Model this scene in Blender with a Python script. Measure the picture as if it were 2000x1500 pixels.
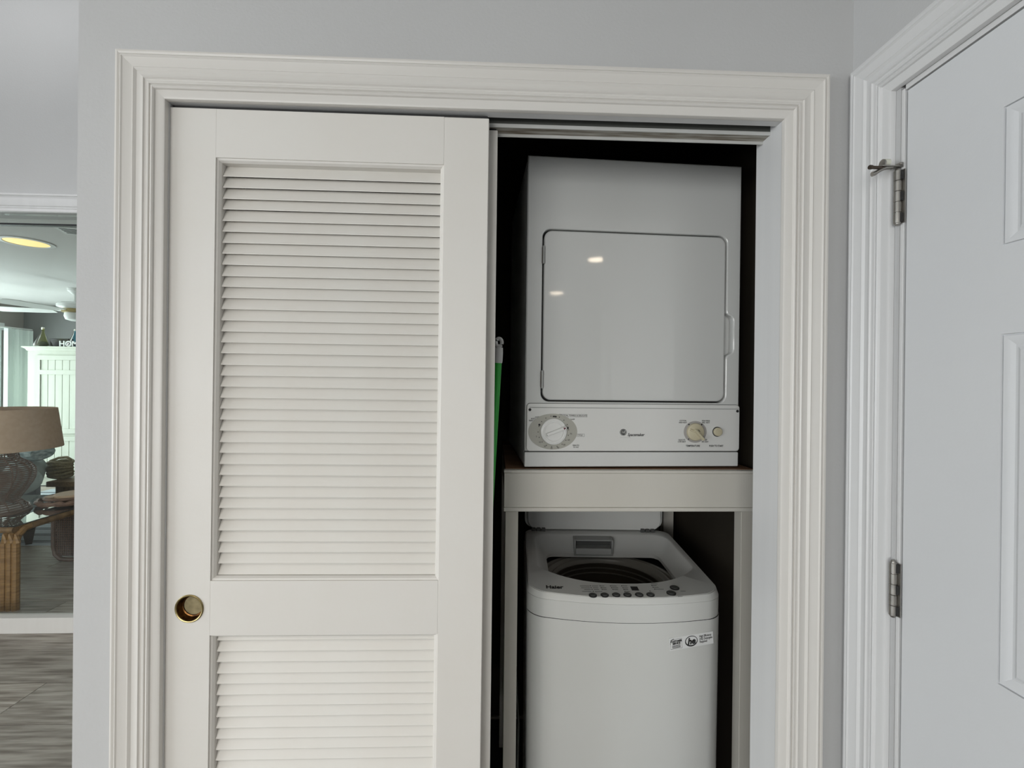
import bpy, math, random
from mathutils import Vector, Matrix
random.seed(7)
PI = math.pi
for o in list(bpy.data.objects): bpy.data.objects.remove(o, do_unlink=True)
SC = bpy.context.scene
COL = SC.collection

# ------------------------------------------------------------------ camera
CAM = Vector((0, -.96, 1.43)); F = 907.0
def cam_axes(yaw, pitch, roll):
    f = Vector((math.sin(yaw)*math.cos(pitch), math.cos(yaw)*math.cos(pitch), math.sin(pitch)))
    r = Vector((math.cos(yaw), -math.sin(yaw), 0)); u = r.cross(f)
    c, s = math.cos(roll), math.sin(roll)
    return c*r + s*u, -s*r + c*u, f
AR, AU, AF = cam_axes(.0372, -.0014, .0103)
cd = bpy.data.cameras.new('camera'); cam = bpy.data.objects.new('camera', cd); COL.objects.link(cam)
cam.matrix_world = Matrix(((AR.x, AU.x, -AF.x, CAM.x), (AR.y, AU.y, -AF.y, CAM.y), (AR.z, AU.z, -AF.z, CAM.z), (0, 0, 0, 1)))
cd.sensor_fit = 'HORIZONTAL'; cd.sensor_width = 36; cd.lens = F/2000*36; cd.clip_start = .02; cd.clip_end = 100
SC.camera = cam
def at(px, py, Y):                       # a measured image point, put at its real depth Y
    d = AR*((px-1000)/F) + AU*((750-py)/F) + AF
    return CAM + d*((Y-CAM.y)/d.y)
def atz(px, py, z):
    d = AR*((px-1000)/F) + AU*((750-py)/F) + AF
    return CAM + d*((z-CAM.z)/d.z)

# ------------------------------------------------------------------ world, lights, exposure
w = bpy.data.worlds.new('world'); SC.world = w; w.use_nodes = True
w.node_tree.nodes['Background'].inputs[0].default_value = (.80, .92, 1, 1)
w.node_tree.nodes['Background'].inputs[1].default_value = 2.2
SC.view_settings.view_transform = 'Standard'; SC.view_settings.look = 'None'
SC.view_settings.exposure = 0.0; SC.view_settings.gamma = 1; SC.view_settings.use_curve_mapping = False
def area(name, loc, rot, sx, sy, power, col):
    l = bpy.data.lights.new(name, 'AREA'); l.shape = 'RECTANGLE'; l.size = sx; l.size_y = sy; l.energy = power; l.color = col
    o = bpy.data.objects.new(name, l); COL.objects.link(o); o.location = loc; o.rotation_euler = rot
    return o
# daylight through the hall's windows (left wall and rear wall)
area('daylight_left', (-4.66, -2.3, 1.35), (0, -PI/2, 0), 2.0, 3.0, 95, (.95, .98, 1))
area('daylight_rear', (-2.3, -5.06, 1.3), (PI/2, 0, 0), 2.8, 2.0, 102, (1, .955, .895))
# daylight through the living room window
area('daylight_living', (-6.97, 4.3, 1.2), (0, -PI/2, 0), 2.0, 2.9, 108, (.93, 1, .98))
area('fill_hall', (-2.6, .9, 3.86), (0, 0, 0), 1.6, 1.0, 17, (.97, .985, 1))  # added fill lamp under the closed high ceiling, brightens the far wall

# ------------------------------------------------------------------ materials
def mat(name, col, rough=.5, metal=0, col2=None, nscale=6, bump=0, bscale=200, stretch=(1, 1, 1), spec=.5, rnd=0, coat=0):
    m = bpy.data.materials.new(name); m.use_nodes = True
    nt = m.node_tree; b = nt.nodes['Principled BSDF']
    b.inputs['Roughness'].default_value = rough; b.inputs['Metallic'].default_value = metal
    b.inputs['Specular IOR Level'].default_value = spec; b.inputs['Coat Weight'].default_value = coat
    b.inputs['Base Color'].default_value = (*col, 1)
    tc = nt.nodes.new('ShaderNodeTexCoord'); mp = nt.nodes.new('ShaderNodeMapping'); mp.inputs['Scale'].default_value = stretch
    nt.links.new(tc.outputs['Object'], mp.inputs['Vector'])
    last = None
    if col2:
        n = nt.nodes.new('ShaderNodeTexNoise'); n.inputs['Scale'].default_value = nscale; n.inputs['Detail'].default_value = 6
        nt.links.new(mp.outputs[0], n.inputs['Vector'])
        r = nt.nodes.new('ShaderNodeValToRGB'); r.color_ramp.elements[0].position = .35; r.color_ramp.elements[1].position = .65
        r.color_ramp.elements[0].color = (*col, 1); r.color_ramp.elements[1].color = (*col2, 1)
        nt.links.new(n.outputs[0], r.inputs[0]); last = r.outputs[0]
        nt.links.new(last, b.inputs['Base Color'])
    if rnd:
        oi = nt.nodes.new('ShaderNodeObjectInfo'); h = nt.nodes.new('ShaderNodeHueSaturation')
        ma = nt.nodes.new('ShaderNodeMapRange'); ma.inputs[3].default_value = 1-rnd; ma.inputs[4].default_value = 1+rnd
        nt.links.new(oi.outputs['Random'], ma.inputs[0]); nt.links.new(ma.outputs[0], h.inputs['Value'])
        if last: nt.links.new(last, h.inputs['Color'])
        else: h.inputs['Color'].default_value = (*col, 1)
        nt.links.new(h.outputs[0], b.inputs['Base Color'])
    if bump:
        n2 = nt.nodes.new('ShaderNodeTexNoise'); n2.inputs['Scale'].default_value = bscale; n2.inputs['Detail'].default_value = 3
        nt.links.new(mp.outputs[0], n2.inputs['Vector'])
        bp = nt.nodes.new('ShaderNodeBump'); bp.inputs['Strength'].default_value = bump; bp.inputs['Distance'].default_value = .002
        nt.links.new(n2.outputs[0], bp.inputs['Height']); nt.links.new(bp.outputs[0], b.inputs['Normal'])
    return m
def emis(name, col, s):
    m = bpy.data.materials.new(name); m.use_nodes = True; nt = m.node_tree
    b = nt.nodes['Principled BSDF']; b.inputs['Base Color'].default_value = (*col, 1)
    b.inputs['Emission Color'].default_value = (*col, 1); b.inputs['Emission Strength'].default_value = s
    return m
M = {}
M['wall'] = mat('wall_paint', (.495, .495, .495), .75, col2=(.51, .51, .51), nscale=2, bump=.25, bscale=160)
M['trim'] = mat('trim_paint', (.655, .632, .597), .38, col2=(.675, .654, .62), nscale=30, stretch=(1, 1, .03), bump=.06, bscale=300)
M['trimh'] = mat('trim_paint_head', (.655, .632, .597), .38, col2=(.675, .654, .62), nscale=30, stretch=(.03, 1, 1), bump=.06, bscale=300)
M['trimy'] = mat('trim_paint_side_head', (.645, .645, .645), .38, col2=(.67, .67, .67), nscale=30, stretch=(1, .03, 1), bump=.06, bscale=300)
M['trimc'] = mat('trim_paint_cool', (.645, .645, .645), .38, col2=(.67, .67, .67), nscale=30, stretch=(1, 1, .03), bump=.06, bscale=300)
M['door'] = mat('louvre_paint', (.69, .665, .624), .5, col2=(.705, .684, .648), nscale=5, bump=.1, bscale=120)
M['slat'] = mat('slat_paint', (.712, .683, .636), .45, col2=(.722, .702, .66), nscale=8, bump=.06, bscale=90)
M['pdoor'] = mat('panel_door_paint', (.645, .655, .67), .42, col2=(.66, .668, .68), nscale=3, bump=.12, bscale=180)
M['track'] = mat('track_paint', (.50, .50, .48), .5, col2=(.56, .56, .545), nscale=10, stretch=(1, 4, 4))
M['trackd'] = mat('track_dark', (.085, .088, .08), .6)
M['scuff'] = mat('scuffed_track', (.17, .135, .095), .6, col2=(.50, .48, .43), nscale=22, stretch=(.5, 5, 5), bump=.4, bscale=60)
M['dark'] = mat('closet_shade', (.022, .017, .011), .8, col2=(.030, .023, .014), nscale=3)  # closet shade put into the wall colour
M['ceil'] = mat('ceiling_paint', (.72, .72, .71), .85, bump=.2, bscale=120)
M['enamel'] = mat('white_enamel', (.66, .67, .655), .045, col2=(.67, .68, .67), nscale=1.5, spec=.5)
M['enamel2'] = mat('white_enamel_matte', (.68, .69, .68), .28, spec=.45)
M['plast'] = mat('white_plastic', (.66, .67, .65), .35, col2=(.68, .69, .675), nscale=2)
M['panelp'] = mat('control_panel_white', (.74, .745, .725), .3, col2=(.76, .76, .745), nscale=3)
M['knobw'] = mat('knob_white', (.78, .785, .77), .3)
M['cream'] = mat('cream_plastic', (.58, .53, .38), .4)
M['greyp'] = mat('grey_print', (.42, .415, .37), .5)
M['greyp2'] = mat('grey_ring_print', (.40, .385, .37), .4)
M['ink'] = mat('black_ink', (.018, .018, .018), .6)
M['red'] = mat('dark_red_mark', (.11, .012, .022), .5)
M['white'] = mat('label_white', (.80, .81, .81), .5)
M['btn'] = mat('dark_grey_button', (.075, .078, .075), .45)
M['btn2'] = mat('black_button_rim', (.015, .015, .015), .5)
M['tub'] = mat('grey_tub', (.11, .105, .09), .3)
M['ring'] = mat('balance_ring_grey', (.30, .29, .265), .25)
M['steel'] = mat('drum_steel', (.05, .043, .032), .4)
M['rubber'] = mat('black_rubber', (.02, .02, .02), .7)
M['greyplast'] = mat('grey_plastic', (.36, .37, .36), .3)
M['ply'] = mat('plywood_edge', (.20, .105, .055), .65, col2=(.30, .17, .09), nscale=20, stretch=(.2, 1, 3))
M['shelf'] = mat('shelf_paint', (.62, .60, .545), .5, col2=(.64, .62, .57), nscale=4, bump=.08, bscale=100)
M['post'] = mat('post_paint', (.50, .48, .43), .55, col2=(.55, .53, .48), nscale=9, stretch=(1, 1, .15))
M['green'] = mat('green_handle', (.02, .34, .035), .35)
M['cap'] = mat('grey_white_cap', (.55, .55, .54), .4)
M['brass'] = mat('aged_brass', (.42, .34, .17), .35, metal=1, col2=(.33, .27, .13), nscale=60)
M['brassw'] = mat('tarnished_brass', (.17, .075, .02), .3, metal=.9, col2=(.045, .018, .006), nscale=120)
M['brassd'] = mat('dull_brass_disc', (.32, .265, .145), .55, metal=.35, col2=(.22, .18, .095), nscale=70)
M['nickel'] = mat('satin_nickel', (.40, .385, .36), .38, metal=1, col2=(.30, .29, .27), nscale=40)
M['nickeld'] = mat('dark_metal', (.09, .07, .055), .45, metal=.8)
M['bumper'] = mat('ivory_rubber', (.60, .60, .52), .5)
M['plank'] = mat('grey_wood_plank', (.15, .125, .10), .45, col2=(.37, .335, .285), nscale=7, stretch=(.55, 6, 1), bump=.2, bscale=60, rnd=.16)
M['sub'] = mat('subfloor', (.05, .045, .04), .9)
M['taupe'] = mat('taupe_wall', (.40, .37, .34), .8)
M['greyw'] = mat('grey_living_wall', (.20, .205, .205), .8)
M['armoire'] = mat('cream_green_paint', (.60, .635, .55), .6, col2=(.64, .675, .59), nscale=12, stretch=(1, 1, .2))
M['whitep'] = mat('white_paint', (.80, .82, .81), .5)
M['shade'] = mat('brown_linen_shade', (.46, .325, .23), .85, col2=(.50, .36, .26), nscale=40, bump=.3, bscale=300)
M['rattan'] = mat('brown_rattan', (.135, .075, .032), .5, col2=(.23, .13, .055), nscale=14, stretch=(2, 2, .6), bump=.3, bscale=80)
M['rattan2'] = mat('golden_rattan', (.30, .16, .05), .5, col2=(.18, .085, .022), nscale=12, stretch=(.8, .8, 6), bump=.3, bscale=60)
M['wicker'] = mat('dark_wicker', (.045, .018, .009), .55, col2=(.075, .034, .018), nscale=60)
M['wire'] = mat('dark_cane_wire', (.15, .095, .068), .5)
M['cloth'] = mat('teal_grey_cloth', (.19, .235, .225), .9, col2=(.22, .265, .255), nscale=40, bump=.4, bscale=400)
M['cloth2'] = mat('slate_cloth', (.11, .13, .15), .9, bump=.3, bscale=300)
M['throw'] = mat('pale_blue_throw', (.52, .62, .63), .9, col2=(.20, .27, .28), nscale=22, stretch=(1, 1, 3))
M['throwd'] = mat('navy_throw_lining', (.03, .045, .06), .9)
M['rope'] = mat('seagrass_rope', (.19, .165, .095), .8, col2=(.30, .265, .17), nscale=80, bump=.4, bscale=200)
M['drift'] = mat('driftwood', (.17, .09, .055), .7, col2=(.09, .045, .028), nscale=40)
M['slice'] = mat('pale_wood_slice', (.42, .29, .19), .65)
M['oldwood'] = mat('brown_table_wood', (.16, .11, .06), .45, col2=(.22, .155, .09), nscale=14, stretch=(4, .5, 4))
M['black'] = mat('black_satin', (.012, .012, .014), .5)
M['rug'] = mat('striped_rug_base', (.33, .38, .42), .9, col2=(.37, .42, .46), nscale=40)
M['rugs'] = mat('rug_stripe', (.035, .045, .055), .9)
M['cork'] = mat('white_cork', (.75, .73, .66), .7)
M['lit'] = emis('lit_lens', (1, .72, .25), .85)
M['litw'] = emis('warm_lamp_lens', (1, .84, .64), 22)
M['curtain'] = mat('white_curtain', (.82, .90, .88), .9)
def glass(name, tint, refl=.5):
    m = bpy.data.materials.new(name); m.use_nodes = True; nt = m.node_tree; nt.nodes.remove(nt.nodes['Principled BSDF'])
    out = nt.nodes['Material Output']; t = nt.nodes.new('ShaderNodeBsdfTransparent'); t.inputs[0].default_value = (*tint, 1)
    g = nt.nodes.new('ShaderNodeBsdfGlossy'); g.inputs['Roughness'].default_value = .02
    fr = nt.nodes.new('ShaderNodeFresnel'); fr.inputs[0].default_value = 1.45
    mu = nt.nodes.new('ShaderNodeMath'); mu.operation = 'MULTIPLY'; mu.inputs[1].default_value = refl
    mx = nt.nodes.new('ShaderNodeMixShader'); nt.links.new(fr.outputs[0], mu.inputs[0]); nt.links.new(mu.outputs[0], mx.inputs[0])
    nt.links.new(t.outputs[0], mx.inputs[1]); nt.links.new(g.outputs[0], mx.inputs[2]); nt.links.new(mx.outputs[0], out.inputs[0])
    return m
M['pane'] = glass('greenish_door_glass', (.975, .992, .982), .12)
M['tableglass'] = glass('table_glass', (.95, .98, .97), 2.2)
M['bottleg'] = glass('yellow_green_glass', (.80, .82, .42), 1.0)
M['bottleb'] = glass('blue_glass', (.30, .66, .76), 1.0)

# ------------------------------------------------------------------ mesh helpers
class MB:
    def __init__(s): s.v = []; s.f = []
    def add(s, vs, fs):
        b = len(s.v); s.v += [tuple(v) for v in vs]; s.f += [tuple(b+i for i in f) for f in fs]; return s
    def box(s, x0, x1, y0, y1, z0, z1):
        return s.add([(x0,y0,z0),(x1,y0,z0),(x1,y1,z0),(x0,y1,z0),(x0,y0,z1),(x1,y0,z1),(x1,y1,z1),(x0,y1,z1)],
            [(0,3,2,1),(4,5,6,7),(0,1,5,4),(1,2,6,5),(2,3,7,6),(3,0,4,7)])
    def hexa(s, p):                      # 8 points ordered like box
        return s.add(p, [(0,3,2,1),(4,5,6,7),(0,1,5,4),(1,2,6,5),(2,3,7,6),(3,0,4,7)])
    def loft(s, loops, closed=True, cap0=False, cap1=False):
        n = len(loops[0]); vs = [p for l in loops for p in l]; fs = []
        for k in range(len(loops)-1):
            for i in range(n if closed else n-1):
                j = (i+1) % n; fs.append((k*n+i, k*n+j, (k+1)*n+j, (k+1)*n+i))
        if cap0: fs.append(tuple(range(n))[::-1])
        if cap1: fs.append(tuple((len(loops)-1)*n+i for i in range(n)))
        return s.add(vs, fs)
    def lathe(s, prof, c=(0,0,0), axis='z', n=32, cap0=False, cap1=False):
        ls = []
        for r, h in prof:
            l = []
            for i in range(n):
                a = 2*PI*i/n; x, y = r*math.cos(a), r*math.sin(a)
                p = (x, y, h) if axis == 'z' else ((x, -h, y) if axis == 'y' else (-h, x, y))
                l.append((c[0]+p[0], c[1]+p[1], c[2]+p[2]))
            ls.append(l)
        return s.loft(ls, True, cap0, cap1)
    def tube(s, pts, r, n=8, closed=False, flat=1):
        pts = [Vector(p) for p in pts]; ls = []; m = len(pts)
        for i, p in enumerate(pts):
            a = pts[(i-1) % m] if closed or i > 0 else p; b = pts[(i+1) % m] if closed or i < m-1 else p
            t = (b-a).normalized(); u = Vector((0,0,1)) if abs(t.z) < .9 else Vector((1,0,0))
            sx = t.cross(u).normalized(); sy = sx.cross(t); rr = r[i] if isinstance(r, (list, tuple)) else r
            ls.append([p + sx*(rr*math.cos(2*PI*k/n)) + sy*(flat*rr*math.sin(2*PI*k/n)) for k in range(n)])
        if closed: ls.append(ls[0])
        return s.loft(ls, True, not closed, not closed)
    def disc(s, c, r, y0, y1, n=24, rz=None):     # short cylinder facing -Y at height c=(x,z)
        rz = rz or r
        return s.loft([[(c[0]+r*math.cos(2*PI*i/n), y, c[1]+rz*math.sin(2*PI*i/n)) for i in range(n)] for y in (y1, y0)], True, True, True)
def obj(name, mb, m, parent=None, bevel=0, smooth=False, loc=None, rot=None, seg=2):
    me = bpy.data.meshes.new(name); me.from_pydata(mb.v, [], mb.f); me.update(); me.materials.append(m)
    import bmesh
    b = bmesh.new(); b.from_mesh(me); bmesh.ops.recalc_face_normals(b, faces=b.faces); b.to_mesh(me); b.free()
    if smooth:
        me.polygons.foreach_set('use_smooth', [True]*len(me.polygons))
        me.set_sharp_from_angle(angle=math.radians(40 if smooth is True else smooth))
    o = bpy.data.objects.new(name, me); COL.objects.link(o)
    if parent: o.parent = parent
    if loc: o.location = loc
    if rot: o.rotation_euler = rot
    if bevel:
        bv = o.modifiers.new('bevel', 'BEVEL'); bv.width = bevel; bv.segments = seg; bv.limit_method = 'ANGLE'; bv.angle_limit = math.radians(40)
        me.polygons.foreach_set('use_smooth', [True]*len(me.polygons)); me.set_sharp_from_angle(angle=math.radians(40)); bv.harden_normals = True
    return o
def tag(o, label=None, cat=None, group=None, kind=None):
    if label: o['label'] = label
    if cat: o['category'] = cat
    if group: o['group'] = group
    if kind: o['kind'] = kind
    return o
def thing(name, label, cat, loc=(0,0,0), rot=(0,0,0), group=None, kind=None):
    o = bpy.data.objects.new(name, None); COL.objects.link(o); o.location = loc; o.rotation_euler = rot; o.empty_display_size = .05
    return tag(o, label, cat, group, kind)
def struct(name, mb, m, label, cat, **k):
    return tag(obj(name, mb, m, None, **k), label, cat, None, 'structure')
def copy_tree(o, parent=None):
    c = o.copy(); COL.objects.link(c)
    if parent: c.parent = parent
    for ch in list(o.children): copy_tree(ch, c)
    return c
def text(name, body, size, m, parent, loc, rot=(PI/2, 0, 0), shear=0, align='CENTER', bold=0, sx=1, extrude=.0002):
    c = bpy.data.curves.new(name, 'FONT'); c.body = body; c.size = size; c.align_x = align; c.align_y = 'CENTER'; c.shear = shear
    c.offset = bold; c.extrude = extrude; c.resolution_u = 3; c.space_line = .9
    t = bpy.data.objects.new(name, c); COL.objects.link(t)
    dg = bpy.context.evaluated_depsgraph_get(); me = bpy.data.meshes.new_from_object(t.evaluated_get(dg))
    bpy.data.objects.remove(t); me.materials.clear(); me.materials.append(m)
    o = bpy.data.objects.new(name, me); COL.objects.link(o); o.parent = parent; o.location = loc; o.rotation_euler = rot; o.scale = (sx, 1, 1)
    return o
def rrect(x0, x1, z0, z1, r, n=6, y=0.0):
    p = []
    for cx, cz, a0 in ((x1-r, z1-r, 0), (x0+r, z1-r, PI/2), (x0+r, z0+r, PI), (x1-r, z0+r, 3*PI/2)):
        for i in range(n+1):
            a = a0 + PI/2*i/n; p.append((cx+r*math.cos(a), y, cz+r*math.sin(a)))
    return p
def raycast_poly(c, d, poly):            # 2-D: where the ray c + t d leaves polygon
    best = None
    for i in range(len(poly)):
        a = poly[i]; b = poly[(i+1) % len(poly)]; ex, ey = b[0]-a[0], b[1]-a[1]
        den = d[0]*ey - d[1]*ex
        if abs(den) < 1e-12: continue
        t = ((a[0]-c[0])*ey - (a[1]-c[1])*ex)/den; u = ((a[0]-c[0])*d[1] - (a[1]-c[1])*d[0])/den
        if t > 0 and -1e-9 <= u <= 1+1e-9 and (best is None or t > best): best = t
    return (c[0]+d[0]*best, c[1]+d[1]*best)

# ================================================================== SETTING
CEIL = 2.251; RX = .7538; CX0, CX1, CZ = -.661, .600, 1.9885      # closet opening (faces of the jambs)
# floor: base slab and planks
fl = struct('floor', MB().box(-7.0, 3.1, -5.1, 6.2, -.06, -.012), M['sub'], 'floor of wide grey-brown wood-look planks', 'floor')
pm = None
rows = [1.0294 + .275*k for k in range(-8, 19)]
for k, y0 in enumerate(rows):
    off = (-2.09 if k == 8 else -2.09 + (.60*(k-8)) % 1.22)
    for j in range(-4, 3):
        x0 = off + 1.22*j
        if x0 + 1.22 < -7.0 or x0 > .7: continue
        if x0 < -6.9 or x0+1.2 > .75: continue
        if pm is None:
            o = obj('plank', MB().box(0, 1.2175, 0, .2725, -.012, 0), M['plank'], fl, bevel=.0015, seg=1); pm = o
        else:
            o = pm.copy(); COL.objects.link(o); o.parent = fl
        o.location = (x0, y0, 0)
# closet wall
struct('wall_front', MB().box(-.8375, CX0-.02, 0, .115, 0, CEIL).box(CX1+.02, RX, 0, .115, 0, CEIL).box(CX0-.02, CX1+.02, 0, .115, CZ+.02, CEIL),
       M['wall'], 'pale grey wall around the laundry closet opening', 'wall')
struct('wall_side', MB().box(-.8375, -.75, .115, 1.735, 0, 3.9).box(-.75, RX+.12, 1.05, 1.13, 0, CEIL), M['wall'], 'grey side wall of the closet block turning back to the glass door', 'wall')
struct('wall_right', MB().box(RX, RX+.12, -.118, 1.05, 0, CEIL).box(RX, RX+.12, -1.10, -.945, 0, CEIL).box(RX, RX+.12, -.945, -.118, 1.995, CEIL)
       .box(RX+.12, 3.0, -1.10, -.98, 0, CEIL), M['wall'], 'pale blue-grey right wall holding the panelled door', 'wall')
struct('ceiling', MB().box(-4.7, 3.1, -5.1, 0, CEIL, CEIL+.08).box(-.8375, RX+.12, 0, 1.13, CEIL, CEIL+.08).box(-4.7, -.8375, -.08, 0, CEIL+.08, 3.9).box(-4.7, -.75, -.08, 1.86, 3.9, 3.98),
       M['ceil'], 'white ceiling of the hall', 'ceiling')
# rear and side walls of the hall, with window openings
struct('wall_left', MB().box(-4.72, -4.6, -5.0, -3.8, 0, CEIL).box(-4.72, -4.6, -.8, 1.735, 0, 3.9).box(-4.72, -4.6, -3.8, -.8, 0, .35).box(-4.72, -4.6, -3.8, -.8, 2.1, CEIL),
       M['wall'], 'grey hall wall with a wide window, left of the camera', 'wall')
struct('wall_rear', MB().box(-4.72, -3.7, -5.12, -5.0, 0, CEIL).box(-.9, 3.1, -5.12, -5.0, 0, CEIL).box(-3.7, -.9, -5.12, -5.0, 0, .3).box(-3.7, -.9, -5.12, -5.0, 2.1, CEIL).box(3.0, 3.1, -5.0, -1.0, 0, CEIL),
       M['wall'], 'grey wall behind the camera with a window', 'wall')
# far wall with the glass door opening
FY = 1.735
struct('wall_far', MB().box(-4.6, -1.1, FY, FY+.12, 2.36, 3.9).box(-1.1, -.75, FY, FY+.12, 0, 3.9).box(-4.6, -4.3, FY, FY+.12, 0, 2.36), M['wall'],
       'tall grey wall above the glass door, left edge of the photo', 'wall')
# closet inside walls, near-black colour stands in for the deep shade
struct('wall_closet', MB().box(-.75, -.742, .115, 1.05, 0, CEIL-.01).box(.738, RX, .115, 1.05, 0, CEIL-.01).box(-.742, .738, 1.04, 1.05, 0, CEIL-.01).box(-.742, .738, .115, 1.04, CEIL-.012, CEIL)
       .box(-.742, CX0-.03, .115, .121, 0, CEIL-.02).box(CX1+.03, .738, .115, .121, 0, CEIL-.02), M['dark'], 'inside walls of the laundry closet, shade put into their dark colour', 'wall')

# casing profile: (distance from outer edge, thickness)
PROF = [(0, 0), (0, .012), (.002, .0155), (.006, .0165), (.0095, .015), (.0105, .0125), (.0125, .018), (.0145, .0185), (.017, .0165), (.027, .0145), (.034, .0140), (.036, .0155), (.0385, .0140),
        (.041, .0122), (.047, .0125), (.053, .0145), (.0555, .0155), (.0575, .0130), (.061, .0128), (.063, .0145), (.066, .0145), (.0675, .0118), (.070, .0150), (.073, .0162), (.0755, .0145), (.077, .0112), (.090, .0108), (.0935, .0092), (.0945, .006), (.0945, 0)]
def casing(px, top):                      # px(u, t) -> point of the section for three mitred boards
    pass
def casing_set(root, A, B, top, face, m, mh, zb=0.0, W=.0945):
    """A, B: inner edges along the wall axis; face(a, t, z) -> 3-D point."""
    k = W/.0945
    leg = lambda e, s: MB().loft([[face(e + s*(W-u*k), t, z if z == zb else top + (W-u*k)) for u, t in PROF] for z in (zb, top)], False)
    l1 = obj('casing_leg', leg(A, -1), m, root, smooth=25)
    l2 = obj('casing_leg', leg(B, 1), m, root, smooth=25)
    h = obj('casing_head', MB().loft([[face(e + s*(W-u*k), t, top + (W-u*k)) for u, t in PROF] for e, s in ((A, -1), (B, 1))], False), mh, root, smooth=25)
    return l1, l2, h
t1 = thing('trim_1', 'white fluted casing and jamb around the laundry closet opening', 'door frame', kind='structure')
casing_set(t1, CX0, CX1, CZ, lambda a, t, z: (a, -t-.0005, z), M['trim'], M['trimh'])
obj('jamb', MB().box(CX0-.0195, CX0, 0, .112, 0, CZ+.0195), M['trimc'], t1)
obj('jamb', MB().box(CX1, CX1+.0195, 0, .094, 0, CZ+.0195), M['trimc'], t1)
obj('jamb_head', MB().box(CX0, CX1, 0, .018, CZ, CZ+.0195), M['trimc'], t1)
obj('jamb_head', MB().box(CX0, CX1, .018, .112, 2.009, 2.0195), M['trimc'], t1)
# double sliding track under the head
t2 = thing('trim_2', 'worn double sliding track under the head of the closet opening', 'track', kind='structure')
obj('track_channel', MB().box(CX0, CX1, .0185, .0425, 2.003, 2.008).box(CX0, CX1, .0405, .0425, 1.9887, 2.003), M['trackd'], t2)['label'] = 'dark front channel of the track'
obj('track_lip', MB().box(CX0, CX1, .0395, .0424, 1.9805, 1.9885), M['track'], t2, bevel=.0006)
obj('track_channel', MB().box(CX0, CX1, .0427, .0678, 1.9818, 1.992), M['scuff'], t2)['label'] = 'scuffed brown-stained channel of the track'
obj('track_lip', MB().box(CX0, CX1, .0680, .0710, 1.9755, 1.992), M['track'], t2, bevel=.0006)

# right wall casing + door
t3 = thing('trim_3', 'white fluted casing around the panelled door on the right wall', 'door frame', kind='structure')
casing_set(t3, -.108, -.955, 1.990, lambda a, t, z: (RX-t-.0005, a, z), M['trimc'], M['trimc'], W=.0945) if False else None
def face_r(a, t, z): return (RX-t-.0005, a, z)
k = 1.03; W = .0945*k
obj('casing_leg', MB().loft([[face_r(-.108 + (W-u*k), t, z if z == 0 else 1.990 + (W-u*k)) for u, t in PROF] for z in (0, 1.99)], False), M['trimc'], t3, smooth=25)
obj('casing_leg', MB().loft([[face_r(-.955 - (W-u*k), t, z if z == 0 else 1.990 + (W-u*k)) for u, t in PROF] for z in (0, 1.99)], False), M['trimc'], t3, smooth=25)
obj('casing_head', MB().loft([[face_r(e + s*(W-u*k), t, 1.990 + (W-u*k)) for u, t in PROF] for e, s in ((-.108, 1), (-.955, -1))], False), M['trimy'], t3, smooth=25)
obj('jamb', MB().box(RX+.0008, RX+.11, -.1258, -.1185, 0, 1.985), M['trimc'], t3, bevel=.001)
obj('jamb', MB().box(RX+.0008, RX+.11, -.9445, -.9355, 0, 1.985), M['trimc'], t3)
obj('jamb_head', MB().box(RX+.0008, RX+.11, -.9355, -.1275, 1.9805, 1.9945), M['trimc'], t3)

# panelled door (hinged), local = world
d1 = thing('door_1', 'white six-panel door with nickel hinges on the right wall', 'door', kind='structure')
DY0, DY1, DZ1 = -.932, -.1315, 1.977
ycut = [DY0, -.773, -.588, -.479, -.294, DY1]; zcut = [.012, .22, .80, .989, 1.511, 1.643, 1.850, DZ1]
mb = MB(); XF = RX+.0015
def rx(y0, y1, z0, z1, x): return [(x, y1, z0), (x, y0, z0), (x, y0, z1), (x, y1, z1)]
for i in range(5):
    for j in range(7):
        if i in (1, 3) and j in (1, 3, 5): continue
        mb.add(rx(ycut[i], ycut[i+1], zcut[j], zcut[j+1], XF), [(0, 1, 2, 3)])
mb.add(rx(DY0, DY1, .012, DZ1, XF) + rx(DY0, DY1, .012, DZ1, XF+.035), [(7, 6, 5, 4), (0, 4, 5, 1), (1, 5, 6, 2), (2, 6, 7, 3), (3, 7, 4, 0)])
obj('door_slab', mb, M['pdoor'], d1)
for i in (1, 3):
    for j in (1, 3, 5):
        y0, y1, z0, z1 = ycut[i], ycut[i+1], zcut[j], zcut[j+1]
        ls = [rx(y0+a, y1-a, z0+a, z1-a, XF+b) for a, b in ((0, 0), (.0004, .0036), (.0020, .0036), (.0026, .0008), (.006, .0012), (.012, .0030), (.0165, .0042), (.020, .0037), (.0245, .0012), (.028, .0008), (.034, .0008))]
        obj('panel', MB().loft(ls, True, False, True), M['pdoor'], d1, smooth=20)
def hinge(zb):
    h = obj('hinge', MB().box(RX-.0022, RX-.0004, -.1312, -.1185, zb, zb+.099), M['nickel'], d1)
    for q in range(5):
        z0 = zb + .0198*q + .0003
        obj('knuckle', MB().lathe([(.0050, z0), (.0062, z0+.0008), (.0062, z0+.0186), (.0050, z0+.0194)], (RX-.0066, -.1205, 0), 'z', 16, True, True), M['nickel'], h, smooth=True)
        if q % 2 == 0: obj('slot', MB().box(RX-.0062, RX-.0021, -.1281, -.1266, z0+.0015, z0+.018), M['rubber'], h)
    obj('hinge_pin', MB().lathe([(.0035, zb-.003), (.0052, zb-.0005), (.0052, zb+.0995), (.003, zb+.1035)], (RX-.0066, -.1205, 0), 'z', 12, True, True), M['nickel'], h, smooth=True)
hinge(1.735); hinge(1.004)

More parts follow.
